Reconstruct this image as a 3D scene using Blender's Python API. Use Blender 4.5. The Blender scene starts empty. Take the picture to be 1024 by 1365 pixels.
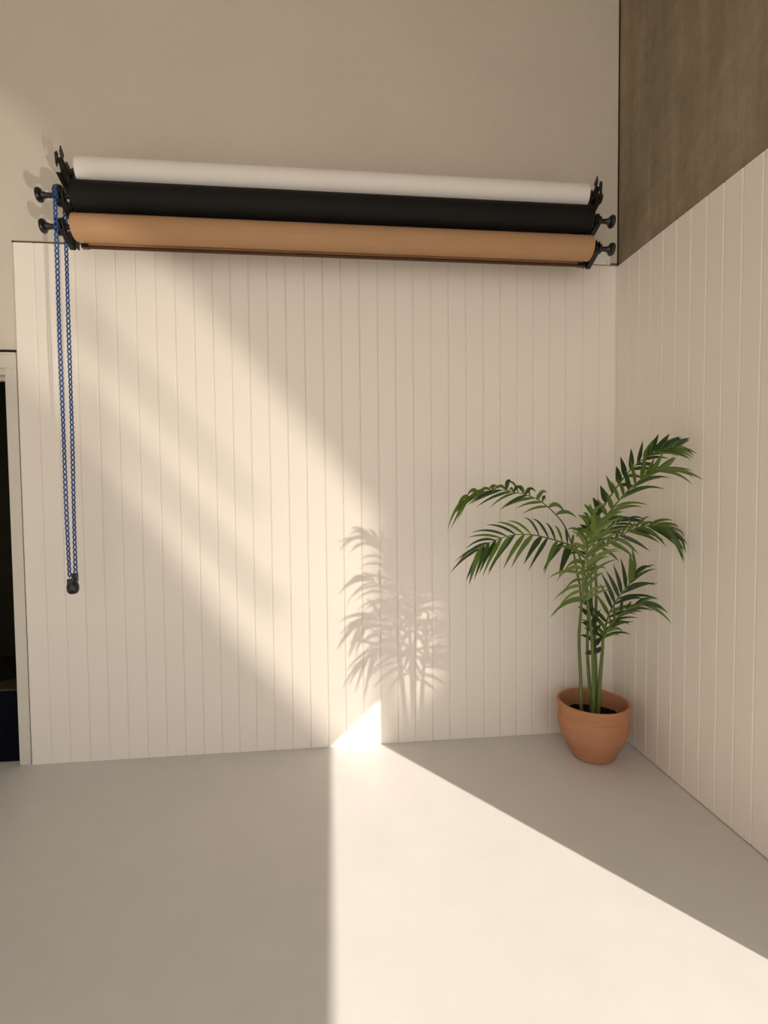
import bpy, bmesh, math, random
from mathutils import Vector, Matrix
random.seed(7)
D = bpy.data
COL = bpy.context.scene.collection
SC = bpy.context.scene
PI = math.pi

# ------------------------------------------------------------------ camera
CF, CYAW, CPITCH, CROLL = 684.2, 0.10328, -0.03985, -0.00962
CPOS = Vector((-1.679, -2.891, 1.4535))
_f = Vector((math.sin(CYAW)*math.cos(CPITCH), math.cos(CYAW)*math.cos(CPITCH), math.sin(CPITCH)))
_r = Vector((math.cos(CYAW), -math.sin(CYAW), 0))
_u = _r.cross(_f)
CR = math.cos(CROLL)*_r + math.sin(CROLL)*_u
CU = -math.sin(CROLL)*_r + math.cos(CROLL)*_u
cam = D.cameras.new('camera'); camo = D.objects.new('camera', cam); COL.objects.link(camo)
cam.sensor_fit = 'HORIZONTAL'; cam.sensor_width = 36; cam.lens = CF/1024*36
cam.clip_start = 0.01
camo.matrix_world = Matrix(((CR.x, CU.x, -_f.x, CPOS.x), (CR.y, CU.y, -_f.y, CPOS.y), (CR.z, CU.z, -_f.z, CPOS.z), (0, 0, 0, 1)))
SC.camera = camo

def at(x, y, Y):
    """point at depth Y seen along the photograph's ray (x, y)"""
    d = _f + (x-512)/CF*CR - (y-682.5)/CF*CU
    return CPOS + d*((Y-CPOS.y)/d.y)

# ------------------------------------------------------------------ world and lights
w = D.worlds.new('hazy_sky'); SC.world = w; w.use_nodes = True
bg = w.node_tree.nodes['Background']
bg.inputs[0].default_value = (1.0, 0.985, 0.955, 1); bg.inputs[1].default_value = 1.46

SUN = Vector((1.036, -1.465, 0.943)).normalized()          # towards the sun
sl = D.lights.new('sun', 'SUN'); sl.energy = 6.5; sl.angle = math.radians(0.53); sl.color = (1.0, 0.90, 0.78)
so = D.objects.new('sun', sl); COL.objects.link(so); so.location = (5, -7, 5)
so.rotation_euler = SUN.to_track_quat('Z', 'Y').to_euler()

GLINT_POS = Vector((-0.75, -3.60, 0.14))  # added spotlight, stands in for sunlight reflected up off the floor
ll = D.lights.new('sun_glint_spot', 'SPOT'); ll.energy = 312; ll.color = (1.0, 0.88, 0.74)
ll.spot_size = math.radians(92); ll.spot_blend = 0.25; ll.shadow_soft_size = 0.0032
lo = D.objects.new('sun_glint_spot', ll); COL.objects.link(lo); lo.location = GLINT_POS
lo.rotation_euler = (GLINT_POS-Vector((-2.3, 0, 1.9))).to_track_quat('Z', 'Y').to_euler()

SC.view_settings.view_transform = 'Standard'; SC.view_settings.look = 'None'
SC.view_settings.gamma = 1; SC.view_settings.use_curve_mapping = False
SC.view_settings.exposure = 0.0
SC.cycles.use_denoising = True
SC.cycles.max_bounces = 10; SC.cycles.diffuse_bounces = 6
SC.cycles.caustics_reflective = False

# ------------------------------------------------------------------ materials
def mat(name, color, rough=0.6, spec=0.4, metal=0.0, noise=None, bump=None, mottles=(), coat=0.0, trans=0.0):
    """noise=(scale, amount): value mottling; bump=(scale, strength, distance)"""
    m = D.materials.new(name); m.use_nodes = True
    nt = m.node_tree; N = nt.nodes; L = nt.links
    b = N['Principled BSDF']
    b.inputs['Base Color'].default_value = (*color, 1); b.inputs['Roughness'].default_value = rough
    b.inputs['Specular IOR Level'].default_value = spec; b.inputs['Metallic'].default_value = metal
    b.inputs['Coat Weight'].default_value = coat
    tc = N.new('ShaderNodeTexCoord')
    cur = None
    def layer(scale, amt, stretch, detail=6):
        nonlocal cur
        mp = N.new('ShaderNodeMapping'); mp.inputs['Scale'].default_value = stretch
        L.new(tc.outputs['Object'], mp.inputs[0])
        n = N.new('ShaderNodeTexNoise'); n.inputs['Scale'].default_value = scale; n.inputs['Detail'].default_value = detail
        L.new(mp.outputs[0], n.inputs[0])
        mr = N.new('ShaderNodeMapRange'); mr.inputs[1].default_value = 0.25; mr.inputs[2].default_value = 0.75
        mr.inputs[3].default_value = 1-amt; mr.inputs[4].default_value = 1+amt
        L.new(n.outputs[0], mr.inputs[0])
        mx = N.new('ShaderNodeMix'); mx.data_type = 'RGBA'; mx.blend_type = 'MULTIPLY'; mx.inputs[0].default_value = 1
        if cur is None: mx.inputs[6].default_value = (*color, 1)
        else: L.new(cur, mx.inputs[6])
        L.new(mr.outputs[0], mx.inputs[7]); cur = mx.outputs[2]
    if noise: layer(noise[0], noise[1], (1, 1, 1))
    for sc_, am_, st_ in mottles: layer(sc_, am_, st_)
    if cur is not None: L.new(cur, b.inputs['Base Color'])
    if bump:
        n = N.new('ShaderNodeTexNoise'); n.inputs['Scale'].default_value = bump[0]; n.inputs['Detail'].default_value = 8
        L.new(tc.outputs['Object'], n.inputs[0])
        bp = N.new('ShaderNodeBump'); bp.inputs['Strength'].default_value = bump[1]; bp.inputs['Distance'].default_value = bump[2]
        L.new(n.outputs[0], bp.inputs['Height']); L.new(bp.outputs[0], b.inputs['Normal'])
    if trans:
        t = N.new('ShaderNodeBsdfTranslucent'); mxs = N.new('ShaderNodeMixShader'); mxs.inputs[0].default_value = trans
        t.inputs[0].default_value = (color[0]*1.6, color[1]*1.7, color[2]*0.9, 1)
        out = N['Material Output']
        L.new(b.outputs[0], mxs.inputs[1]); L.new(t.outputs[0], mxs.inputs[2]); L.new(mxs.outputs[0], out.inputs[0])
    return m

def speckle(m, scale, thresh, dark):
    """small dark specks and pits multiplied into the base colour"""
    nt = m.node_tree; N = nt.nodes; L = nt.links; b = N['Principled BSDF']
    tc = N.new('ShaderNodeTexCoord')
    v = N.new('ShaderNodeTexVoronoi'); v.inputs['Scale'].default_value = scale
    L.new(tc.outputs['Object'], v.inputs[0])
    n = N.new('ShaderNodeTexNoise'); n.inputs['Scale'].default_value = scale*0.21
    L.new(tc.outputs['Object'], n.inputs[0])
    a = N.new('ShaderNodeMath'); a.operation = 'MULTIPLY'; L.new(n.outputs[0], a.inputs[0]); a.inputs[1].default_value = thresh
    c = N.new('ShaderNodeMath'); c.operation = 'LESS_THAN'; L.new(v.outputs['Distance'], c.inputs[0])
    sub = N.new('ShaderNodeMath'); sub.operation = 'SUBTRACT'; L.new(a.outputs[0], sub.inputs[0]); sub.inputs[1].default_value = thresh*0.5
    L.new(sub.outputs[0], c.inputs[1])
    mx = N.new('ShaderNodeMix'); mx.data_type = 'RGBA'; mx.blend_type = 'MULTIPLY'
    src = b.inputs['Base Color'].links[0].from_socket if b.inputs['Base Color'].links else None
    if src: L.new(src, mx.inputs[6])
    else: mx.inputs[6].default_value = b.inputs['Base Color'].default_value
    mx.inputs[7].default_value = (*dark, 1)
    L.new(c.outputs[0], mx.inputs[0]); L.new(mx.outputs[2], b.inputs['Base Color'])

M = {}
M['floor'] = mat('pale_microcement', (0.66, 0.65, 0.635), 0.42, 0.4, noise=(1.6, 0.035), mottles=((9, 0.02, (1, 1, 1)),), bump=(60, 0.05, 0.002))
speckle(M['floor'], 16, 0.09, (0.45, 0.42, 0.38))
M['plaster'] = mat('painted_plaster', (0.61, 0.555, 0.48), 0.75, 0.25, noise=(1.8, 0.035), mottles=((30, 0.015, (1, 1, 1)),), bump=(25, 0.12, 0.003))
speckle(M['plaster'], 14, 0.08, (0.62, 0.56, 0.48))
M['ground'] = mat('sunlit_paving', (0.84, 0.75, 0.61), 0.8, 0.2, noise=(1.5, 0.06))
M['panel'] = mat('cream_panel_paint', (0.85, 0.795, 0.73), 0.5, 0.35, noise=(2.2, 0.015), bump=(40, 0.04, 0.001))
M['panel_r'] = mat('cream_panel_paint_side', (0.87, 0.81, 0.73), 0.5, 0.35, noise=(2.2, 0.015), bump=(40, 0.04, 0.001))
M['concrete'] = mat('raw_concrete', (0.29, 0.238, 0.163), 0.85, 0.2, noise=(2.2, 0.16), mottles=((1.2, 0.14, (1, 6, 0.5)), (14, 0.11, (1, 1, 1)), (5, 0.12, (1, 5, 0.3)), (45, 0.07, (1, 1, 1))), bump=(22, 0.5, 0.006))
speckle(M['concrete'], 22, 0.22, (0.6, 0.58, 0.55))
M['dark'] = mat('shadow_gap', (0.03, 0.024, 0.018), 0.9, 0.1)
M['shade_strip'] = mat('brown_painted_shade', (0.16, 0.12, 0.085), 0.9, 0.1)  # dark colour standing in for shade along the panelling edges
M['left'] = mat('grey_plaster', (0.34, 0.34, 0.34), 0.8, 0.2, noise=(2, 0.05))
M['rail'] = mat('black_matt_paint', (0.006, 0.006, 0.005), 0.9, 0.02)
M['trim'] = mat('door_trim_paint', (0.66, 0.62, 0.55), 0.5, 0.35, noise=(3, 0.02))
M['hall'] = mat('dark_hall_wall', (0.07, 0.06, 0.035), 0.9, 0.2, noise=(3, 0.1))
M['navy'] = mat('navy_cabinet_paint', (0.003, 0.004, 0.008), 0.8, 0.05, noise=(5, 0.1))
M['oliveboard'] = mat('olive_board', (0.05, 0.038, 0.016), 0.8, 0.3, noise=(8, 0.1))
M['white_paper'] = mat('white_paper', (0.80, 0.755, 0.73), 0.7, 0.2, noise=(3, 0.01), mottles=((6, 0.012, (6, 1, 1)),))
M['black_paper'] = mat('black_paper', (0.007, 0.0065, 0.006), 0.65, 0.2, noise=(4, 0.15), bump=(50, 0.1, 0.001))
M['kraft_paper'] = mat('kraft_paper', (0.425, 0.25, 0.135), 0.7, 0.2, noise=(5, 0.05), mottles=((40, 0.03, (0.15, 1, 1)),))
M['black_metal'] = mat('black_powder_coat', (0.010, 0.010, 0.008), 0.38, 0.5, noise=(12, 0.15))
M['black_plastic'] = mat('black_plastic', (0.008, 0.008, 0.007), 0.3, 0.5, noise=(12, 0.1))
M['steel'] = mat('zinc_screw', (0.5, 0.47, 0.42), 0.35, 0.5, metal=0.8, noise=(20, 0.05))
M['blue'] = mat('blue_chain_plastic', (0.012, 0.070, 0.245), 0.28, 0.6, noise=(15, 0.06))
M['terracotta'] = mat('terracotta', (0.48, 0.225, 0.122), 0.8, 0.2, noise=(7, 0.10), mottles=((3, 0.08, (0.4, 0.4, 5)), (30, 0.05, (1, 1, 3))), bump=(45, 0.25, 0.003))
speckle(M['terracotta'], 30, 0.14, (1.25, 1.25, 1.2))
M['soil'] = mat('dark_soil', (0.012, 0.008, 0.005), 0.95, 0.1, noise=(30, 0.3), bump=(60, 0.9, 0.01))
M['stem'] = mat('palm_stem', (0.125, 0.165, 0.048), 0.5, 0.3, noise=(10, 0.1), mottles=((3, 0.15, (1, 1, 0.6)),))
M['leaf_a'] = mat('palm_leaf_mid', (0.095, 0.150, 0.024), 0.42, 0.4, noise=(8, 0.15), trans=0.22)
M['leaf_b'] = mat('palm_leaf_dark', (0.028, 0.060, 0.013), 0.42, 0.4, noise=(8, 0.15), trans=0.15)
M['leaf_c'] = mat('palm_leaf_light', (0.15, 0.215, 0.05), 0.45, 0.4, noise=(8, 0.12), trans=0.25)

# ------------------------------------------------------------------ helpers
def mesh_obj(name, verts, faces, m, parent=None, smooth=False):
    me = D.meshes.new(name); me.from_pydata([tuple(v) for v in verts], [], faces); me.update()
    bm = bmesh.new(); bm.from_mesh(me); bmesh.ops.recalc_face_normals(bm, faces=bm.faces); bm.to_mesh(me); bm.free()
    if smooth:
        for p in me.polygons: p.use_smooth = True
    o = D.objects.new(name, me); COL.objects.link(o); me.materials.append(m)
    if parent: o.parent = parent
    return o
def bm_obj(name, bm, m, parent=None, smooth=None):
    bmesh.ops.recalc_face_normals(bm, faces=bm.faces)
    me = D.meshes.new(name); bm.to_mesh(me); bm.free(); me.materials.append(m)
    if smooth is not None:
        for p in me.polygons: p.use_smooth = True
        me.set_sharp_from_angle(angle=math.radians(smooth))
    o = D.objects.new(name, me); COL.objects.link(o)
    if parent: o.parent = parent
    return o
def box(bm, x0, x1, y0, y1, z0, z1, bev=0.0):
    vs = [bm.verts.new((x, y, z)) for x in (x0, x1) for y in (y0, y1) for z in (z0, z1)]
    fs = [bm.faces.new([vs[i] for i in q]) for q in ((0, 1, 3, 2), (4, 6, 7, 5), (0, 4, 5, 1), (2, 3, 7, 6), (0, 2, 6, 4), (1, 5, 7, 3))]
    if bev:
        es = list({e for f in fs for e in f.edges})
        bmesh.ops.bevel(bm, geom=es, offset=bev, segments=2, affect='EDGES', profile=0.6)
def prism(bm, pts, axis, a, b, bev=0.0):
    """extrude 2D pts along axis (0=X) between a and b; pts are the two other coordinates in order"""
    def mk(p, v):
        c = [p[0], p[1]]; c.insert(axis, v); return bm.verts.new(c)
    A = [mk(p, a) for p in pts]; B = [mk(p, b) for p in pts]; n = len(pts)
    fs = [bm.faces.new(A), bm.faces.new(B[::-1])]
    for i in range(n): fs.append(bm.faces.new((A[i], B[i], B[(i+1) % n], A[(i+1) % n])))
    if bev:
        es = [e for f in fs[:2] for e in f.edges]
        bmesh.ops.bevel(bm, geom=es, offset=bev, segments=1, affect='EDGES')
def lathe(bm, prof, n=48, axis='Z', c=(0, 0, 0), close=False):
    """prof: list of (r, h)"""
    rings = []
    for r, h in prof:
        ring = []
        for k in range(n):
            a = 2*PI*k/n; u, v = r*math.cos(a), r*math.sin(a)
            p = (u, v, h) if axis == 'Z' else (h, u, v)
            ring.append(bm.verts.new((p[0]+c[0], p[1]+c[1], p[2]+c[2])))
        rings.append(ring)
    for i in range(len(rings)-1):
        for k in range(n): bm.faces.new((rings[i][k], rings[i][(k+1) % n], rings[i+1][(k+1) % n], rings[i+1][k]))
    bm.faces.new(rings[0][::-1]); bm.faces.new(rings[-1])
def catmull(P, n):
    P = [Vector(p) for p in P]; Q = [2*P[0]-P[1]]+P+[2*P[-1]-P[-2]]; out = []
    segs = len(P)-1
    for k in range(n+1):
        t = k/n*segs; i = min(int(t), segs-1); u = t-i
        a, b, c, d = Q[i:i+4]
        out.append(0.5*((2*b)+(c-a)*u+(2*a-5*b+4*c-d)*u*u+(-a+3*b-3*c+d)*u**3))
    return out
def tube_into(bm, pts, rads, n=8):
    rings = []; prev = None
    for i, p in enumerate(pts):
        t = (pts[min(i+1, len(pts)-1)]-pts[max(i-1, 0)]).normalized()
        if prev is None: s = t.cross(Vector((0.3, 1, 0.2))).normalized()
        else: s = (prev-prev.dot(t)*t).normalized()
        prev = s; v = t.cross(s); r = rads[i] if hasattr(rads, '__len__') else rads
        rings.append([bm.verts.new(p+r*(math.cos(2*PI*k/n)*s+math.sin(2*PI*k/n)*v)) for k in range(n)])
    for a, b in zip(rings, rings[1:]):
        for k in range(n): bm.faces.new((a[k], a[(k+1) % n], b[(k+1) % n], b[k]))
    bm.faces.new(rings[0][::-1]); bm.faces.new(rings[-1])
def empty(name, loc=(0, 0, 0)):
    o = D.objects.new(name, None); COL.objects.link(o); o.location = loc; o.empty_display_size = 0.1
    return o
def rebase(root, loc):
    """put the Empty at the thing's base while its parts keep their places"""
    loc = Vector(loc); root.location = loc
    for c in root.children: c.matrix_parent_inverse = Matrix.Translation(-loc)
def tag(o, label, cat, group=None):
    o['label'] = label; o['category'] = cat
    if group: o['group'] = group
def structure(o): o['kind'] = 'structure'; return o

# ------------------------------------------------------------------ room shell
ZT = 4.9                       # ceiling height, above the frame
YJ = -2.004                    # jamb of the big opening in the right wall
PT = 0.02                      # panel thickness
bm = bmesh.new(); box(bm, -7.2, 0.45, -7.2, 2.2, -0.12, 0.0)
structure(bm_obj('floor', bm, M['floor']))
bm = bmesh.new(); box(bm, -14, 14, -20, 8, -0.30, -0.125)
structure(bm_obj('ground', bm, M['ground']))
bm = bmesh.new()
DX0, DX1, DZ = -4.25, -3.364, 2.105       # doorway
box(bm, DX1, PT+0.004, PT, PT+0.16, 0, ZT); box(bm, -7.2, DX0, PT, PT+0.16, 0, ZT); box(bm, DX0, DX1, PT, PT+0.16, DZ, ZT)
wall_back = structure(bm_obj('wall_back', bm, M['plaster']))
bm = bmesh.new()
box(bm, PT, 0.20, YJ, PT+0.16, 0, ZT)                       # corner to the jamb
box(bm, PT, 0.20, -6.9, YJ, 1.722, ZT)                      # over the opening
box(bm, PT, 0.20, -7.2, -6.9, 0, ZT)
wall_right = structure(bm_obj('wall_right', bm, M['concrete']))
bm = bmesh.new(); box(bm, -7.2, 0.45, -7.2, PT+0.16, ZT, ZT+0.15)
structure(bm_obj('ceiling', bm, M['plaster']))
bm = bmesh.new(); box(bm, -5.35, -5.2, -7.2, PT-0.001, 0, ZT); structure(bm_obj('wall_left', bm, M['left']))
# dark joint where the plaster stops short of the concrete
bm = bmesh.new(); box(bm, PT-0.007, PT+0.0005, PT-0.004, PT+0.004, 2.7, ZT)
structure(bm_obj('trim_1', bm, M['dark']))

# boards of the panelling: back wall, seam positions as they are on the wall
bx = [19.8, 47.5, 73.9, 101.1, 128, 154.5, 181.2, 207.6, 233.2, 258.5, 283.3, 307.4, 331.5, 356.3, 381, 405.8, 430.4, 454.5, 479, 503.3, 526.9, 550.8, 574.5, 597.9, 621.2, 644.6, 667.4, 689.4, 711.4, 733.5, 755.2, 777.5, 799.6]
xs = [at(x, 420, 0).x for x in bx] + [0.0]
ZB = 2.755
def plank_mesh(name, wd, h):
    """a board with a small bevel on both long edges and on top; lies x 0..wd, front at y=-PT"""
    b = 0.0055; g = 0.0004; t = PT
    prof = [(g, 0.0), (g, -t+b*0.6), (g+b, -t), (wd-g-b, -t), (wd-g, -t+b*0.6), (wd-g, 0.0)]
    bm_ = bmesh.new(); lo = [bm_.verts.new((x, y, 0.0008)) for x, y in prof]; hi = [bm_.verts.new((x, y, h-(0.003 if y < -t+b else 0))) for x, y in prof]
    bm_.faces.new(lo[::-1]); bm_.faces.new(hi)
    for i in range(6): bm_.faces.new((lo[i], hi[i], hi[(i+1) % 6], lo[(i+1) % 6]))
    bmesh.ops.recalc_face_normals(bm_, faces=bm_.faces)
    me = D.meshes.new(name); bm_.to_mesh(me); bm_.free(); return me
for i in range(len(xs)-1):
    me = plank_mesh('plank', xs[i+1]-xs[i], ZB-0.0012*random.random()+0.009*(1-i/33)); me.materials.append(M['panel'])
    o = D.objects.new('plank', me); COL.objects.link(o); o.location = (xs[i], PT, 0); o.parent = wall_back
ry = [0.0, -0.125] + [-0.125-0.1*k for k in range(1, 19)] + [YJ]
me0 = plank_mesh('plank', 0.1, ZB-0.006); me0.materials.append(M['panel_r'])
for i in range(len(ry)-1):
    wd = ry[i]-ry[i+1]
    if abs(wd-0.1) > 0.001: me = plank_mesh('plank', wd, ZB-0.006); me.materials.append(M['panel_r'])
    else: me = me0
    o = D.objects.new('plank', me); COL.objects.link(o)
    o.location = (PT, ry[i], 0.0035); o.rotation_euler = (0, 0, -PI/2); o.parent = wall_right
# thin bead in the corner of the two panellings
bm = bmesh.new(); box(bm, -0.006, -0.0005, -0.006, -0.0005, 0.001, ZB-0.004, 0.001)
structure(bm_obj('trim_2', bm, M['panel']))
bm = bmesh.new(); box(bm, xs[0]-0.007, xs[0]-0.0006, PT-0.003, PT, 0.002, ZB+0.022)  # dark strip painted for the shadow at the boards' left edge
structure(bm_obj('shade_strip_left', bm, M['shade_strip']))
bm = bmesh.new(); box(bm, xs[0]-0.012, PT-0.001, PT-0.003, PT-0.0002, ZB+0.012, ZB+0.022)  # dark strip painted for the shadow line above the boards
structure(bm_obj('shade_strip_top', bm, M['shade_strip']))

# door trim on the left
bm = bmesh.new()
box(bm, -3.364, xs[0]-0.0075, PT-0.012, PT, 0.0, 2.118, 0.001)
structure(bm_obj('trim_3', bm, M['trim']))
bm = bmesh.new()
box(bm, -4.31, xs[0]-0.0075, PT-0.012, PT, 2.1185, 2.186, 0.001); box(bm, -4.32, xs[0]-0.0070, PT-0.018, PT, 2.1865, 2.198, 0.002)
structure(bm_obj('trim_4', bm, M['trim']))
bm = bmesh.new(); box(bm, -4.32, xs[0]-0.0070, PT-0.002, PT, 2.1985, 2.215)
structure(bm_obj('trim_5', bm, M['dark']))
bm = bmesh.new()
box(bm, -4.31, -4.25, PT-0.012, PT, 0.0, 2.118, 0.001)
structure(bm_obj('trim_6', bm, M['trim']))
bm = bmesh.new()       # lining of the doorway: jamb and head with a stop
box(bm, -4.25, -3.364, PT+0.001, PT+0.16, 2.085, 2.105); box(bm, -4.25, -3.368, PT+0.05, PT+0.085, 2.065, 2.085, 0.002)
structure(bm_obj('door_1', bm, M['trim']))
# dark hall behind the doorway
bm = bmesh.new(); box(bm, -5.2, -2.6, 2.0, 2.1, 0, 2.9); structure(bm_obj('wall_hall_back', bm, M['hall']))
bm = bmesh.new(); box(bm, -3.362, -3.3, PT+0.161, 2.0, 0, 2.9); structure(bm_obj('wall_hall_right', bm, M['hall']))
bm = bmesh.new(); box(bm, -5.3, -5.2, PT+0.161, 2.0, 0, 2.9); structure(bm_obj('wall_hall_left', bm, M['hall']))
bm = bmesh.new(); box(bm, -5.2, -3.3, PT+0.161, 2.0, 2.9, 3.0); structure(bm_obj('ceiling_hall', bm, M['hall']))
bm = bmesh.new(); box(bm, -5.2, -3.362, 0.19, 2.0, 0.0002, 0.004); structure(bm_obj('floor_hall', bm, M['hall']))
bx_ = empty('storage_box')
bm = bmesh.new(); box(bm, -4.0, -3.367, 0.052, 0.185, 0.0005, 0.392, 0.003); bm_obj('body', bm, M['navy'], bx_)
bm = bmesh.new(); box(bm, -4.005, -3.3665, 0.048, 0.188, 0.393, 0.402, 0.002); bm_obj('lid', bm, M['oliveboard'], bx_)['label'] = 'olive-brown lid board'
rebase(bx_, (-3.7, 0.12, 0)); tag(bx_, 'near-black navy box on the floor inside the dark doorway', 'box')
hr = empty('handrail')
bm = bmesh.new(); q = [at(-60, 944, .195), at(19.5, 900, .195), at(19.5, 884, .195), at(-60, 928, .195)]
prism(bm, [(p.x, p.z) for p in q], 1, 0.195, 0.225)
rail = bm_obj('rail', bm, M['rail'], hr)
rebase(hr, (-3.6, 0.21, 0.4)); tag(hr, 'sloping black rail seen behind the box in the dark doorway', 'handrail')

# ------------------------------------------------------------------ backdrop brackets and rolls
ARMS = [((-0.16, 2.988), (-0.292, 3.052)), ((-0.13, 2.905), (-0.295, 2.982)), ((-0.13, 2.795), (-0.290, 2.862)), ((-0.165, 2.672), (-0.290, 2.727))]
BL, BR = -2.905, -0.285
WY, WZ, BY, BZ, KY, KZ = -0.215, 3.008, -0.25, 2.872, -0.25, 2.728
def bracket(xc, sgn, label):
    r = empty('wall_bracket')
    t = 0.004
    bm = bmesh.new(); box(bm, xc-0.02, xc+0.02, PT-0.006, PT-0.0005, 2.79, 3.06, 0.001); bm_obj('wall_plate', bm, M['black_metal'], r)
    for z in (2.84, 2.98):
        bm = bmesh.new(); box(bm, xc-0.006, xc+0.006, -0.155, PT-0.0065, z-0.012, z+0.012, 0.001); bm_obj('strut', bm, M['black_metal'], r)
    bm = bmesh.new()
    box(bm, xc-0.004, xc+0.004, -0.185, -0.150, 2.665, 3.045, 0.001)
    box(bm, xc-0.020, xc+0.004, -0.1885, -0.1855, 2.67, 3.035, 0.0005)
    bm_obj('upright', bm, M['black_metal'], r)
    for k, (a, b) in enumerate(ARMS):
        a = Vector(a); b = Vector(b); d = (b-a).normalized(); n = Vector((-d.y, d.x))
        if n.y < 0: n = -n
        L_ = (b-a).length; hw = 0.019
        # plate outline with an open U slot for the axle and a pointed tip
        if k == 0: sl_ = [L_*0.62, L_*0.80]
        else:
            cy = {1: WY, 2: BY, 3: KY}[k]; s = (Vector((cy, a.y+(b.y-a.y)*(cy-a.x)/(b.x-a.x)))-a).length; sl_ = [s-0.011, s+0.011]
        pts = [a-n*hw, a+n*hw, a+d*(sl_[0]-0.004)+n*hw, a+d*sl_[0]+n*(hw-0.004), a+d*sl_[0]-n*0.002, a+d*(sl_[0]+0.005)-n*0.007,
               a+d*(sl_[1]-0.005)-n*0.007, a+d*sl_[1]-n*0.002, a+d*sl_[1]+n*hw, a+d*(sl_[1]+0.012)+n*(hw+0.004), b+d*0.010+n*(hw+0.010), b+d*0.004-n*0.004, b-d*0.016-n*hw]
        bm = bmesh.new(); x0 = xc+sgn*(0.0045 if k else 0.005)
        prism(bm, [(p.x, p.y) for p in pts], 0, min(x0, x0+sgn*t), max(x0, x0+sgn*t))
        # a stiffening flange along the lower edge
        f0, f1 = a-n*hw, b-d*0.016-n*hw
        prism(bm, [(f0.x, f0.y), (f1.x, f1.y), (f1.x+n.x*0.003, f1.y+n.y*0.003), (f0.x+n.x*0.003, f0.y+n.y*0.003)], 0, min(x0, x0+sgn*0.026), max(x0, x0+sgn*0.026))
        bm_obj('arm', bm, M['black_metal'], r)
    # spring latch between the two top hooks
    bm = bmesh.new(); x1 = xc+sgn*0.014
    prism(bm, [(-0.292, 3.040), (-0.306, 3.046), (-0.320, 3.030), (-0.314, 2.985), (-0.302, 2.975), (-0.300, 3.010)], 0, min(x1, x1+sgn*0.006), max(x1, x1+sgn*0.006), 0.001)
    bm_obj('latch', bm, M['black_plastic'], r)
    for z in (2.932, 2.70):
        for y in (-0.160, -0.174):
            bm = bmesh.new(); lathe(bm, [(0.0035, 0), (0.0035, sgn*0.0025), (0.0018, sgn*0.004)], 12, 'X', (xc+sgn*0.0042, y, z)); bm_obj('screw', bm, M['steel'], r, 40)
    rebase(r, (xc, PT, 2.92)); tag(r, label, 'bracket', 'wall brackets of the backdrop rolls')
bracket(BL, -1, 'black steel wall bracket with hooked arms at the left ends of the paper rolls')
bracket(BR, 1, 'black steel wall bracket with hooked arms at the right ends, near the room corner')

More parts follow.
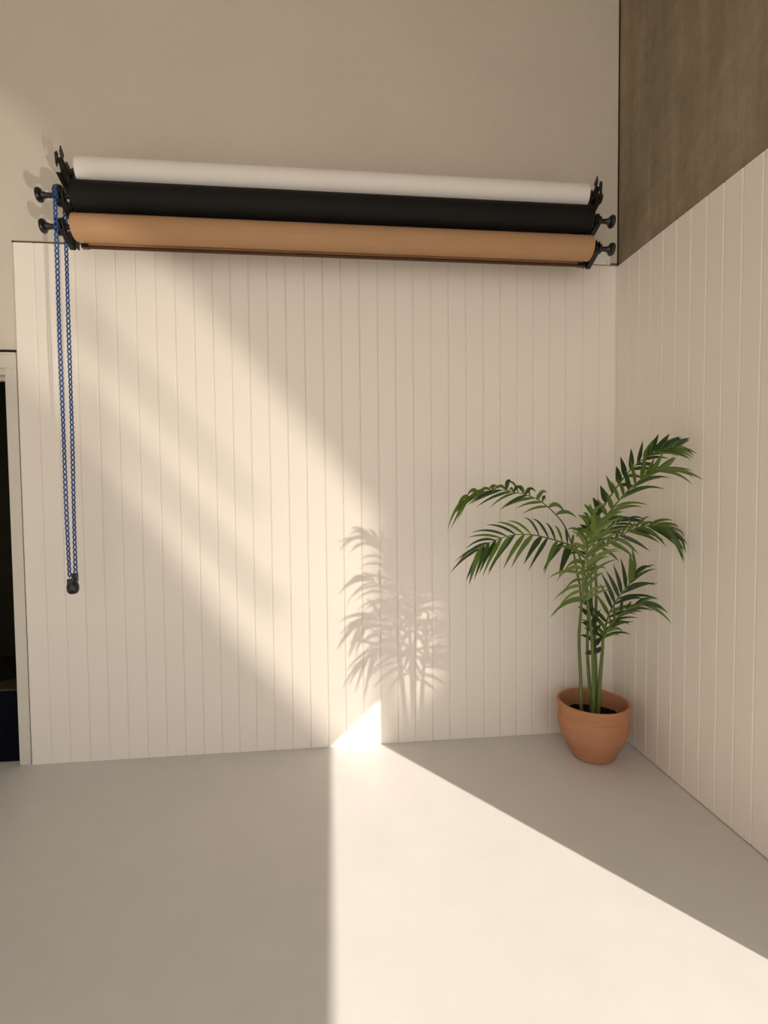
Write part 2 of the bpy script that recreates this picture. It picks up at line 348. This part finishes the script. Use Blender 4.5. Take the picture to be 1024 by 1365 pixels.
def roll(y, z, x0, x1, rad, m, label, left, right, wheel=None, tail=False):
    r = empty('backdrop_roll')
    bm = bmesh.new(); n = 64; nx = 14
    e = 0.0015
    prof = [(0.031, x0+0.001), (rad-0.004, x0), (rad-e, x0+0.0005), (rad, x0+e)]
    for k in range(1, nx): prof.append((rad*(1+random.uniform(-.004, .004)), x0+(x1-x0)*k/nx))
    prof += [(rad, x1-e), (rad-e, x1-0.0005), (rad-0.004, x1), (0.031, x1-0.001)]
    lathe(bm, prof, n, 'X', (0, y, z)); bm_obj('paper', bm, m, r, 35)
    bm = bmesh.new(); lathe(bm, [(0.026, x0-0.004), (0.030, x0-0.004), (0.030, x1+0.004), (0.026, x1+0.004)], 32, 'X', (0, y, z)); bm_obj('core', bm, M['black_plastic'], r, 35)
    # expander axle ends
    for s, end, reach in ((-1, x0, left), (1, x1, right)):
        if not reach: continue
        bm = bmesh.new(); lathe(bm, [(0.0125, end+s*0.003), (0.0125, end+s*(reach-0.01)), (0.0125, end+s*reach)], 20, 'X', (0, y, z)); bm_obj('axle', bm, M['black_metal'], r, 35)
        if reach > 0.09:
            bm = bmesh.new(); b = end+s*reach
            lathe(bm, [(0.013, b-s*0.030), (0.018, b-s*0.012), (0.030, b-s*0.005), (0.0335, b+s*0.002), (0.032, b+s*0.010), (0.022, b+s*0.014), (0.018, b+s*0.0115), (0.006, b+s*0.010)], 28, 'X', (0, y, z))
            bm_obj('knob', bm, M['black_plastic'], r, 35)
            if s > 0:       # wing collar between arm and knob
                bm = bmesh.new(); c = end+0.050
                lathe(bm, [(0.014, c-0.006), (0.024, c-0.004), (0.026, c+0.004), (0.024, c+0.010), (0.014, c+0.013)], 24, 'X', (0, y, z))
                box(bm, c-0.003, c+0.008, y-0.007, y+0.007, z+0.02, z+0.036, 0.002)
                bm_obj('collar', bm, M['black_plastic'], r, 35)
    if right and right <= 0.09:
        bm = bmesh.new(); b = x1+right
        lathe(bm, [(0.012, b-0.012), (0.026, b-0.006), (0.030, b), (0.028, b+0.008), (0.015, b+0.012)], 28, 'X', (0, y, z)); bm_obj('knob', bm, M['black_plastic'], r, 35)
    if wheel:
        bm = bmesh.new(); c = wheel[0]; R_ = wheel[1]
        lathe(bm, [(0.02, c-0.014), (R_+0.002, c-0.012), (R_+0.003, c-0.008), (R_-0.008, c-0.003), (R_-0.008, c+0.003), (R_+0.003, c+0.008), (R_+0.002, c+0.012), (0.02, c+0.014)], 36, 'X', (0, y, z))
        # pockets on the rim and guide hood
        for k in range(12):
            a = 2*PI*k/12; p = Vector((c, y+(R_-0.005)*math.cos(a), z+(R_-0.005)*math.sin(a)))
            box(bm, p.x-0.003, p.x+0.003, p.y-0.003, p.y+0.003, p.z-0.003, p.z+0.003)
        bm_obj('chain_wheel', bm, M['black_plastic'], r, 35)
    if tail:
        bm = bmesh.new(); ty = y+rad-0.0012
        prism(bm, [(ty, z), (ty+0.0012, z), (ty+0.0012, z-0.062), (ty, z-0.062)], 0, x0+0.006, x1-0.006)
        bm_obj('loose_end', bm, m, r)
        bm = bmesh.new(); lathe(bm, [(0.007, x0+0.02), (0.008, x0+0.022), (0.008, x1-0.022), (0.007, x1-0.02)], 16, 'X', (0, ty-0.002, z-0.064)); bm_obj('weight_bar', bm, M['rust'], r, 35)['label'] = 'thin dark brown bar along the paper edge'
        for xx in (x0+0.002, x1-0.036):
            bm = bmesh.new(); box(bm, xx, xx+0.034, ty-0.014, ty+0.010, z-0.072, z-0.052, 0.003); bm_obj('clamp', bm, M['black_plastic'], r)
    rebase(r, ((x0+x1)/2, y, z)); tag(r, label, 'paper roll', 'paper backdrop rolls on the wall')
M['rust'] = mat('dark_brown_bar', (0.08, 0.032, 0.014), 0.6, 0.3, noise=(10, 0.1))
roll(WY, WZ, -2.862, -0.310, 0.0665, M['white_paper'], 'long white paper backdrop roll, top of the three on the wall', 0.035, 0.082)
roll(BY, BZ, -2.868, -0.302, 0.0715, M['black_paper'], 'long black paper backdrop roll between the white and the brown one', 0.160, 0.122, wheel=(-2.940, 0.044))
roll(KY, KZ, -2.875, -0.298, 0.0625, M['kraft_paper'], 'long brown kraft paper backdrop roll, lowest on the wall', 0.140, 0.118, wheel=(-2.940, 0.036), tail=True)

# blue chain loop over the upper wheel
ch = empty('pull_chain')
CX = -2.9402; RW = 0.0445
def link_into(bm, c, ax, wd, ln, rr):
    """stadium shaped link; long axis along ax[0], width along ax[1]"""
    u, v = ax; n_ = u.cross(v); K, n = 14, 6; rings = []
    hs = (ln-wd)/2
    for k in range(K):
        a = 2*PI*k/K; p = u*(math.sin(a)*(wd/2-rr)+math.copysign(hs, math.sin(a)) if abs(math.sin(a)) > 1e-6 else 0)+v*(math.cos(a)*(wd/2-rr))
        o_ = (u*math.sin(a)+v*math.cos(a))
        rings.append([bm.verts.new(c+p+rr*(math.cos(2*PI*j/n)*o_+math.sin(2*PI*j/n)*n_)) for j in range(n)])
    for k in range(K):
        for j in range(n): bm.faces.new((rings[k][j], rings[k][(j+1) % n], rings[(k+1) % K][(j+1) % n], rings[(k+1) % K][j]))
pitch = 0.0123
ZEND = 1.050
for s, sw in ((-1, 0.0), (1, 0.0)):
    bm = bmesh.new(); n = int((BZ-ZEND)/pitch)
    for k in range(n):
        z = BZ-pitch*(k+0.5); q = (k/n)
        c = Vector((CX+0.0008*math.sin(k*0.09), BY+s*(RW*(1-0.35*q**3)), z))
        ang = 0.25*math.sin(k*0.13+s)
        if k % 2 == 0: v = Vector((math.cos(ang), math.sin(ang), 0)); link_into(bm, c, (Vector((0, 0, 1)), v), 0.0210, 0.0288, 0.0038)
        else: v = Vector((-math.sin(ang), math.cos(ang), 0)); link_into(bm, c, (Vector((0, 0, 1)), v), 0.0110, 0.0130, 0.0028)
    o = bm_obj('chain_strand', bm, M['blue'], ch, 60); o['kind'] = 'stuff'
bm = bmesh.new()
for k in range(11):
    a = PI*(k+0.5)/11; c = Vector((CX, BY+RW*math.cos(a), BZ+RW*math.sin(a))); u = Vector((0, -math.sin(a), math.cos(a)))
    v = Vector((1, 0, 0)) if k % 2 else u.cross(Vector((1, 0, 0)))
    link_into(bm, c, (u, v), 0.0195 if k % 2 else 0.012, 0.0205, 0.0028)
o = bm_obj('chain_top', bm, M['blue'], ch, 60); o['kind'] = 'stuff'
bm = bmesh.new()
lathe(bm, [(0.001, 0.967), (0.014, 0.968), (0.022, 0.974), (0.0265, 0.986), (0.0275, 1.000), (0.0255, 1.014), (0.021, 1.026), (0.019, 1.036), (0.001, 1.037)], 28, 'Z', (CX, BY, 0))
box(bm, CX-0.011, CX+0.011, BY-0.036, BY-0.008, 1.020, 1.046, 0.004)
box(bm, CX-0.011, CX+0.011, BY+0.008, BY+0.038, 1.022, 1.066, 0.004)
bm_obj('weight', bm, M['black_plastic'], ch, 50)['label'] = 'black rounded plastic chain weight'
bm = bmesh.new(); lathe(bm, [(0.003, CX+0.0), (0.003, CX-0.015)], 10, 'X', (0, BY-0.018, 1.034)); bm_obj('pin', bm, M['steel'], ch)
rebase(ch, (CX, BY, 0.969)); tag(ch, 'long loop of blue plastic chain hanging from the left end of the rolls', 'chain')

# small white plate on the plaster above the panels in the corner
cp = empty('cover_plate')
bm = bmesh.new(); box(bm, -0.150, -0.034, PT-0.010, PT-0.0003, 2.766, 2.842, 0.003); bm_obj('plate', bm, M['panel'], cp)
bm = bmesh.new(); lathe(bm, [(0.004, 0.0), (0.004, -0.002), (0.002, -0.003)], 12, 'Z'); bmesh.ops.rotate(bm, verts=bm.verts, matrix=Matrix.Rotation(-PI/2, 3, 'X'), cent=(0, 0, 0)); bmesh.ops.translate(bm, verts=bm.verts, vec=(-0.052, PT-0.0105, 2.782)); bm_obj('screw', bm, M['steel'], cp)
rebase(cp, (-0.09, PT, 2.80)); tag(cp, 'small off-white cover plate low on the plaster by the corner', 'plate')
cb = empty('cable_stub'); bm = bmesh.new()
tube_into(bm, catmull([(-0.178, PT-0.004, 2.850), (-0.174, PT-0.008, 2.82), (-0.176, PT-0.006, 2.79), (-0.170, PT-0.006, 2.7585)], 12), 0.0028); bm_obj('cable', bm, M['panel'], cb, 60)
rebase(cb, (-0.17, PT, 2.76)); tag(cb, 'short off-white cable beside the small plate above the panelling', 'cable')

# ------------------------------------------------------------------ potted palm
palm = empty('potted_palm'); PX, PY = -0.268, -0.262
bm = bmesh.new()
prof = [(0.001, 0.0), (0.108, 0.0), (0.115, 0.004), (0.122, 0.018), (0.138, 0.050), (0.167, 0.105), (0.184, 0.150), (0.1915, 0.190), (0.1925, 0.225), (0.1915, 0.240),
        (0.1895, 0.242), (0.1895, 0.246), (0.192, 0.249), (0.192, 0.256), (0.1895, 0.259), (0.1895, 0.263), (0.1925, 0.266), (0.1935, 0.285), (0.1960, 0.300), (0.197, 0.309), (0.195, 0.316), (0.189, 0.3195), (0.182, 0.317), (0.178, 0.308), (0.175, 0.26), (0.168, 0.18), (0.16, 0.15), (0.001, 0.15)]
prof = [(r*0.955, z*0.955) for r, z in prof]
lathe(bm, prof, 72, 'Z', (PX, PY, 0)); pot = bm_obj('pot', bm, M['terracotta'], palm, 40)
# soil
bm = bmesh.new(); vs = []; R_ = 0.163; zs = 0.215
rings = [[bm.verts.new((PX, PY, zs+0.008))]]
for j in range(1, 10):
    rings.append([bm.verts.new((PX+R_*j/9*math.cos(2*PI*k/36), PY+R_*j/9*math.sin(2*PI*k/36), zs+random.uniform(-.005, .006))) for k in range(36)])
for k in range(36): bm.faces.new((rings[0][0], rings[1][k], rings[1][(k+1) % 36]))
for j in range(1, 9):
    for k in range(36): bm.faces.new((rings[j][k], rings[j+1][k], rings[j+1][(k+1) % 36], rings[j][(k+1) % 36]))
bm_obj('soil', bm, M['soil'], palm, 80)

def stem(pts, r0, r1, name='stem', parent=palm, m='stem', n=24):
    P = catmull(pts, n); bm = bmesh.new(); rads = []
    for i in range(len(P)):
        t = i/n; r = r0+(r1-r0)*t
        rads.append(r)
    tube_into(bm, P, rads, 8); return bm_obj(name, bm, M[m], parent, 60), P

def leaflet_mesh(B, d0, L, wid, droop, nrm, seg=7, curl=0.0):
    """ribbon with a shallow V fold; rises along d0 and droops with gravity"""
    pts = []
    side = d0.cross(nrm).normalized()
    for i in range(seg+1):
        u = i/seg
        p = B+d0*(L*(u-0.18*abs(droop)/max(L, 1e-4)*u*u))+Vector((0, 0, -1))*droop*u*u+side*(curl*L*u*u)
        p.x = min(p.x, -0.012-0.02*(1-u)); p.y = min(p.y, -0.012-0.01*(1-u))
        pts.append(p)
    V = []; F = []
    for i, p in enumerate(pts):
        u = i/seg
        t = (pts[min(i+1, seg)]-pts[max(i-1, 0)]).normalized()
        s = t.cross(nrm)
        s = s.normalized() if s.length > 1e-4 else side
        nn = s.cross(t).normalized()
        wv = wid*0.5*(min(1, 0.30+3.2*u) if u < 0.22 else 1.0)*(1-max(0, (u-0.22)/0.78)**1.7)+0.0003
        V += [p+s*wv+nn*wv*0.28, p-nn*wv*0.10, p-s*wv+nn*wv*0.28]
    for i in range(seg):
        a = 3*i; F += [(a, a+1, a+4, a+3), (a+1, a+2, a+5, a+4)]
    me = D.meshes.new('leaflet'); me.from_pydata([tuple(v) for v in V], [], F); me.update()
    for p_ in me.polygons: p_.use_smooth = True
    return me

def frond(rach, nl, sides, mats, t0=0.12, rr=(0.0042, 0.0010), seed=0, label=None, owner=None):
    """rach: (px, py, Y) along the midrib.  sides: list of dicts, one per row of leaflets:
       ang (start, end) degrees from the midrib towards the left(+)/right(-), len (m), droop, wid, depth"""
    rnd = random.Random(seed)
    P3 = [p if isinstance(p, Vector) else at(*p) for p in rach]
    fo, P = stem(P3, rr[0], rr[1], 'frond', owner or palm, 'stem', 48)
    if label: fo['label'] = label
    for sd in sides:
        n = sd.get('n', nl); a0, a1 = sd['ang']; tt0 = sd.get('t0', t0)
        for k in range(n):
            t = tt0+(0.995-tt0)*(k+rnd.uniform(-.18, .18)+0.5*(sd.get('ph', 0)))/(n-0.5); t = max(0.02, min(0.995, t))
            i = t*48; i0 = min(int(i), 47); B = P[i0].lerp(P[i0+1], i-i0)
            T = (P[min(i0+2, 48)]-P[max(i0-1, 0)]).normalized()
            tq = (t-tt0)/(1-tt0)
            ang = math.radians(a0+(a1-a0)*tq+rnd.uniform(-7, 7))
            tx, tz = T.x, T.z; m2 = math.hypot(tx, tz); tx /= m2; tz /= m2
            dx = tx*math.cos(ang)-tz*math.sin(ang); dz = tx*math.sin(ang)+tz*math.cos(ang)
            dy = sd.get('depth', 0)+rnd.uniform(-.25, .25)+T.y*0.6
            d = Vector((dx, dy, dz)).normalized()
            prof = sd.get('prof', 0.45)
            L = sd['len']*(prof+(1-prof)*math.sin(PI*min(1, 0.12+0.80*tq)))*rnd.uniform(0.88, 1.10)
            tw = sd.get('twist', 0.0)+rnd.uniform(-.35, .35)
            base = Vector((0.0, -1, 0.15+tw)) + Vector((rnd.uniform(-.3, .3), 0, 0))
            nrm = (base-base.dot(d)*d).normalized()
            me = leaflet_mesh(B, d, L, sd['wid']*rnd.uniform(0.85, 1.1), sd['droop']*rnd.uniform(0.75, 1.3), nrm, curl=sd.get('curl', 0))
            me.materials.append(M[mats if isinstance(mats, str) else rnd.choice(mats)])
            o = D.objects.new('leaflet', me); COL.objects.link(o); o.parent = fo
    return fo

# canes rising from the soil
Yc = PY
canes = [
    ([(775, 950, Yc-0.03), (774, 900, Yc-.03), (772, 850, Yc-.04), (775, 800, Yc-.06), (769, 760, Yc-.08), (763, 726, Yc-.08)], 0.0105, 0.0042),
    ([(789, 948, Yc-0.02), (785, 900, Yc-.01), (783, 862, Yc-.01), (784, 820, Yc-.02), (781, 770, Yc-.04), (766, 724, Yc-.06)], 0.0100, 0.0042),
    ([(791, 951, Yc-0.05), (791, 900, Yc-.06), (789, 850, Yc-.08), (784, 805, Yc-.12), (779, 776, Yc-.16)], 0.0100, 0.0050),
    ([(795, 950, Yc-0.02), (793, 900, Yc-.01), (793, 850, 0.0+Yc), (795, 790, Yc-.02), (792, 735, Yc-.06), (790, 716, Yc-.08)], 0.0105, 0.0050),
    ([(797, 952, Yc-0.04), (800, 905, Yc-.04), (803, 870, Yc-.05), (804, 850, Yc-.06)], 0.0120, 0.0070),
    ([(793, 946, Yc+0.02), (795, 900, Yc+.03), (792, 840, Yc+.02), (788, 780, Yc), (790, 735, Yc-.03)], 0.0085, 0.0042),
]
for pts, a, b in canes: stem([at(*p) for p in pts], a, b)

S = dict
# upper left arching frond
frond([(764, 730, -.34), (752, 700, -.34), (733, 678, -.34), (713, 664, -.35), (690, 657, -.36), (666, 653, -.38), (640, 657, -.40), (620, 668, -.42)], 13,
      [S(ang=(-62, -18), len=0.165, droop=0.105, wid=0.0165, depth=-.35, t0=.36, twist=.5, n=13, prof=.75),
       S(ang=(-92, -60), len=0.150, droop=0.095, wid=0.022, depth=-.25, t0=.22, n=9, prof=.8, curl=.12),
       S(ang=(34, 6), len=0.175, droop=0.045, wid=0.0155, depth=.1, t0=.30, n=11, prof=.65)], ['leaf_a', 'leaf_a', 'leaf_b'], rr=(.0042, .0012), seed=11)
# lower left frond, dark, spread like a comb
frond([(766, 728, -.34), (753, 724, -.36), (733, 718, -.38), (710, 713, -.41), (686, 713, -.44), (666, 718, -.46), (650, 725, -.48), (638, 733, -.49)], 15,
      [S(ang=(68, 22), len=0.185, droop=0.05, wid=0.028, depth=-.1, t0=.03, n=15, prof=.62),
       S(ang=(-66, -14), len=0.225, droop=0.068, wid=0.0135, depth=-.05, t0=.03, n=15, prof=.6)], ['leaf_b', 'leaf_b', 'leaf_a'], rr=(.0045, .0012), seed=5)
# tall right fronds
frond([(789, 716, -.34), (800, 684, -.36), (822, 650, -.42), (843, 624, -.50), (866, 607, -.58), (884, 599, -.64), (899, 595, -.68)], 15,
      [S(ang=(60, 12), len=0.13, droop=0.012, wid=0.033, depth=0, t0=.0, n=17, prof=.62),
       S(ang=(-46, -12), len=0.15, droop=0.06, wid=0.018, depth=-.1, t0=.35, n=11, prof=.6)], ['leaf_b', 'leaf_a'], rr=(.005, .0012), seed=21)
frond([(790, 722, -.36), (806, 692, -.40), (828, 664, -.47), (848, 644, -.55), (868, 631, -.62), (884, 627, -.67)], 14,
      [S(ang=(-38, -10), len=0.215, droop=0.075, wid=0.0175, depth=-.2, t0=.06, n=15, prof=.65),
       S(ang=(62, 25), len=0.12, droop=0.0, wid=0.027, depth=.1, t0=.0, n=14, prof=.6)], ['leaf_a', 'leaf_a', 'leaf_b'], rr=(.005, .0012), seed=33)
# right middle frond
frond([(791, 738, -.35), (812, 722, -.38), (832, 711, -.42), (852, 703, -.48), (872, 700, -.54), (886, 703, -.59), (895, 709, -.61)], 13,
      [S(ang=(-64, -14), len=0.150, droop=0.05, wid=0.023, depth=-.1, t0=.08, n=13, prof=.7),
       S(ang=(44, 8), len=0.15, droop=0.06, wid=0.0165, depth=.05, t0=.08, n=13, prof=.6)], ['leaf_a', 'leaf_a', 'leaf_b'], rr=(.0045, .0012), seed=44)
# dark frond behind, arching right
frond([(792, 738, -.28), (800, 718, -.27), (813, 704, -.27), (828, 694, -.28), (842, 690, -.30)], 8,
      [S(ang=(-34, -8), len=0.17, droop=0.055, wid=0.013, depth=-.1, t0=.1, n=8), S(ang=(28, 8), len=0.13, droop=0.045, wid=0.013, depth=0, t0=.2, n=6)], 'leaf_b', rr=(.004, .001), seed=50)
# centre frond coming towards the camera, fountain of pale leaflets
frond([(779, 803, -.42), (777, 774, -.47), (780, 747, -.52), (787, 720, -.57), (796, 697, -.61)], 15,
      [S(ang=(66, 22), len=0.26, droop=0.11, wid=0.0185, depth=-.1, t0=.0, n=16, prof=.75),
       S(ang=(-58, -20), len=0.265, droop=0.075, wid=0.0175, depth=-.1, t0=.0, n=16, prof=.62)], ['leaf_c', 'leaf_a', 'leaf_c', 'leaf_a'], rr=(.006, .002), seed=62)
frond([(784, 770, -.40), (783, 745, -.42), (782, 722, -.45), (784, 700, -.49), (790, 682, -.53)], 10,
      [S(ang=(60, 20), len=0.13, droop=0.05, wid=0.018, depth=-.1, t0=.1, n=9, prof=.75),
       S(ang=(-56, -20), len=0.15, droop=0.05, wid=0.018, depth=-.1, t0=.1, n=9, prof=.7)], ['leaf_a', 'leaf_c', 'leaf_b'], rr=(.005, .002), seed=66)
# low right fronds
frond([(804, 852, -.32), (808, 832, -.33), (815, 812, -.35), (827, 793, -.38), (839, 778, -.42), (848, 760, -.45)], 12,
      [S(ang=(62, 10), len=0.165, droop=0.0, wid=0.0225, depth=.15, t0=.0, n=13, prof=.72, curl=-.12),
       S(ang=(-52, -14), len=0.215, droop=0.07, wid=0.0185, depth=-.2, t0=.04, n=12, prof=.7)], ['leaf_b', 'leaf_a', 'leaf_b'], rr=(.006, .0014), seed=71)
frond([(805, 852, -.34), (811, 838, -.36), (822, 824, -.40), (836, 813, -.45), (850, 806, -.50), (860, 806, -.53)], 10,
      [S(ang=(-30, -10), len=0.16, droop=0.065, wid=0.019, depth=-.1, t0=.0, n=8, prof=.7),
       S(ang=(44, 14), len=0.16, droop=0.05, wid=0.018, depth=-.05, t0=.0, n=9, prof=.7)], ['leaf_a', 'leaf_b'], rr=(.005, .0014), seed=83)
# small low frond behind the canes
frond([(792, 880, -.29), (790, 852, -.28), (786, 825, -.27), (780, 800, -.27)], 6,
      [S(ang=(50, 10), len=0.10, droop=0.03, wid=0.026, depth=0, t0=.1, n=5), S(ang=(-50, -15), len=0.12, droop=0.02, wid=0.026, depth=.1, t0=.1, n=7)], 'leaf_b', rr=(.004, .001), seed=92)
rebase(palm, (PX, PY, 0))
tag(palm, 'green palm in a round terracotta pot in the room corner', 'plant')

# ------------------------------------------------------------------ added, unseen: masked spotlight for floor-reflected sun, palm to cast the wall shadow
SH = 0.03
def beam(Xw, Zw, s_): return GLINT_POS+(Vector((Xw, 0, Zw))-GLINT_POS)*s_
fs = empty('sun_glint_helper')
outer = [(-8.0, -3.5), (3.0, -3.5), (3.0, 7.5), (-8.0, 7.5)]
hole = [(-1.70, 0.03), (-1.43, -0.04), (-1.43, 1.32), (-1.72, 1.70), (-2.50, 2.66), (-3.30, 3.50), (-4.1, 4.2), (-4.4, 3.4), (-3.6, 2.42), (-2.95, 1.72), (-2.27, 0.70)]
def ring(pts): return [beam(x, z, SH) for x, z in pts]
bm = bmesh.new()
O_ = ring(outer); H_ = ring(hole)
hole2 = ring([(-1.30, 0.13), (-1.08, 0.36), (-1.12, 0.86), (-1.32, 0.95)])
vo = [bm.verts.new(p) for p in O_]; vh = [bm.verts.new(p) for p in H_]
eo = [bm.edges.new((vo[i], vo[(i+1) % 4])) for i in range(4)]; eh = [bm.edges.new((vh[i], vh[(i+1) % len(vh)])) for i in range(len(vh))]
v2 = [bm.verts.new(p) for p in hole2]; eh += [bm.edges.new((v2[i], v2[(i+1) % 4])) for i in range(4)]
bmesh.ops.triangle_fill(bm, edges=eo+eh, use_beauty=True, use_dissolve=False)
g = bmesh.ops.extrude_face_region(bm, geom=bm.faces[:]); bmesh.ops.translate(bm, verts=[v for v in g['geom'] if isinstance(v, bmesh.types.BMVert)], vec=(0, 0.003, 0))
bm_obj('beam_mask', bm, M['black_metal'], fs)  # added mask, its holes shape the band of reflected sun
for a, b, hw in (((-2.98, 1.965), (-1.95, 0.78), 0.035), ((-2.98, 2.41), (-2.05, 1.35), 0.03)):
    bm = bmesh.new(); q = [(a[0]-hw, a[1]-hw), (b[0]-hw*.5, b[1]-hw*.5), (b[0]+hw*.5, b[1]+hw*.5), (a[0]+hw, a[1]+hw)]
    prism(bm, [((beam(x, z, SH)).x, (beam(x, z, SH)).z) for x, z in q], 1, beam(0, 0, SH).y-0.003, beam(0, 0, SH).y-0.001)
    bm_obj('bar', bm, M['black_metal'], fs)  # added to shape darker streaks into the band
bm = bmesh.new(); lathe(bm, [(0.001, -0.16), (0.05, -0.16), (0.055, -0.15), (0.055, -0.03), (0.062, -0.02), (0.062, 0.0), (0.054, 0.0), (0.050, -0.05), (0.001, -0.06)], 32, 'Z')
ax = (Vector((-2.3, 0, 1.9))-GLINT_POS).normalized(); rot = ax.to_track_quat('Z', 'Y').to_matrix()
bmesh.ops.transform(bm, matrix=Matrix.Translation(GLINT_POS-ax*0.012)@rot.to_4x4(), verts=bm.verts)
bm_obj('housing', bm, M['black_metal'], fs, 40)
bm = bmesh.new(); box(bm, GLINT_POS.x-0.07, GLINT_POS.x+0.15, GLINT_POS.y-0.16, GLINT_POS.y+0.02, 0.0, 0.012, 0.002)
box(bm, GLINT_POS.x+0.055, GLINT_POS.x+0.065, GLINT_POS.y-0.09, GLINT_POS.y-0.06, 0.012, 0.13)
bm_obj('stand', bm, M['black_metal'], fs)
bm = bmesh.new(); pm = O_[0].lerp(O_[1], 0.5); box(bm, pm.x-0.2, pm.x+0.2, pm.y+0.003, pm.y+0.09, 0, 0.012, 0.002); bm_obj('foot', bm, M['black_metal'], fs)
rebase(fs, (GLINT_POS.x, GLINT_POS.y, 0)); tag(fs, 'added unseen spotlight behind the camera, standing in for sun reflected off the floor', 'light helper')

sp = empty('shadow_caster_palm'); SS = 0.285  # added out of view, only to cast the leaf shadow
def bw(x, z, ds=0.0): return beam(x, z, SS+ds)
c0 = bw(-1.22, 0.0); c0.z = 0
bm = bmesh.new(); lathe(bm, [(0.001, 0), (0.045, 0), (0.062, 0.08), (0.066, 0.082), (0.066, 0.098), (0.058, 0.098), (0.056, 0.084), (0.001, 0.080)], 32, 'Z', (c0.x, c0.y, 0)); bm_obj('pot', bm, M['terracotta'], sp, 40)
for (x0, x1, zt) in ((-1.25, -1.33, 0.85), (-1.20, -1.25, 0.95), (-1.17, -1.13, 0.75), (-1.22, -1.19, 1.0)):
    a = Vector((c0.x+(x0+1.21)*0.2, c0.y, 0.078)); stem([a, a.lerp(bw(x1, zt), 0.5)+Vector((0, 0, .02)), bw(x1, zt)], 0.0045, 0.0025, 'stem', sp, 'stem', 10)
for rach, sd_ in (
    ([(-1.30, .72), (-1.34, .95), (-1.40, 1.12), (-1.47, 1.20)], 101),
    ([(-1.28, .60), (-1.34, .78), (-1.42, .92), (-1.50, .96)], 102),
    ([(-1.26, .50), (-1.34, .64), (-1.42, .74), (-1.50, .74)], 103),
    ([(-1.22, .74), (-1.22, .90), (-1.19, 1.02), (-1.14, 1.08)], 104),
    ([(-1.20, .64), (-1.16, .80), (-1.11, .90), (-1.05, .92)], 105),
    ([(-1.17, .46), (-1.13, .58), (-1.09, .66), (-1.03, .66)], 106),
    ([(-1.26, .66), (-1.27, .86), (-1.28, 1.02), (-1.32, 1.14)], 107),
    ([(-1.22, .50), (-1.24, .68), (-1.23, .84), (-1.20, .96)], 108),
    ([(-1.24, .40), (-1.32, .50), (-1.40, .56), (-1.48, .52)], 109),
    ([(-1.20, .36), (-1.14, .46), (-1.10, .50), (-1.04, .47)], 110)):
    P_ = [bw(x, z, 0.015*math.sin(sd_*3+i)) for i, (x, z) in enumerate(rach)]
    frond(P_, 10, [dict(ang=(58, 12), len=0.070, droop=0.030, wid=0.0058, depth=0, t0=.02, n=10, prof=.7), dict(ang=(-58, -12), len=0.070, droop=0.026, wid=0.0058, depth=0, t0=.02, n=10, prof=.7)], 'leaf_a', rr=(.0016, .0006), seed=sd_, owner=sp)
rebase(sp, (c0.x, c0.y, 0)); tag(sp, 'added unseen small palm in a little clay pot, put there to cast the shadow on the panelling', 'plant')
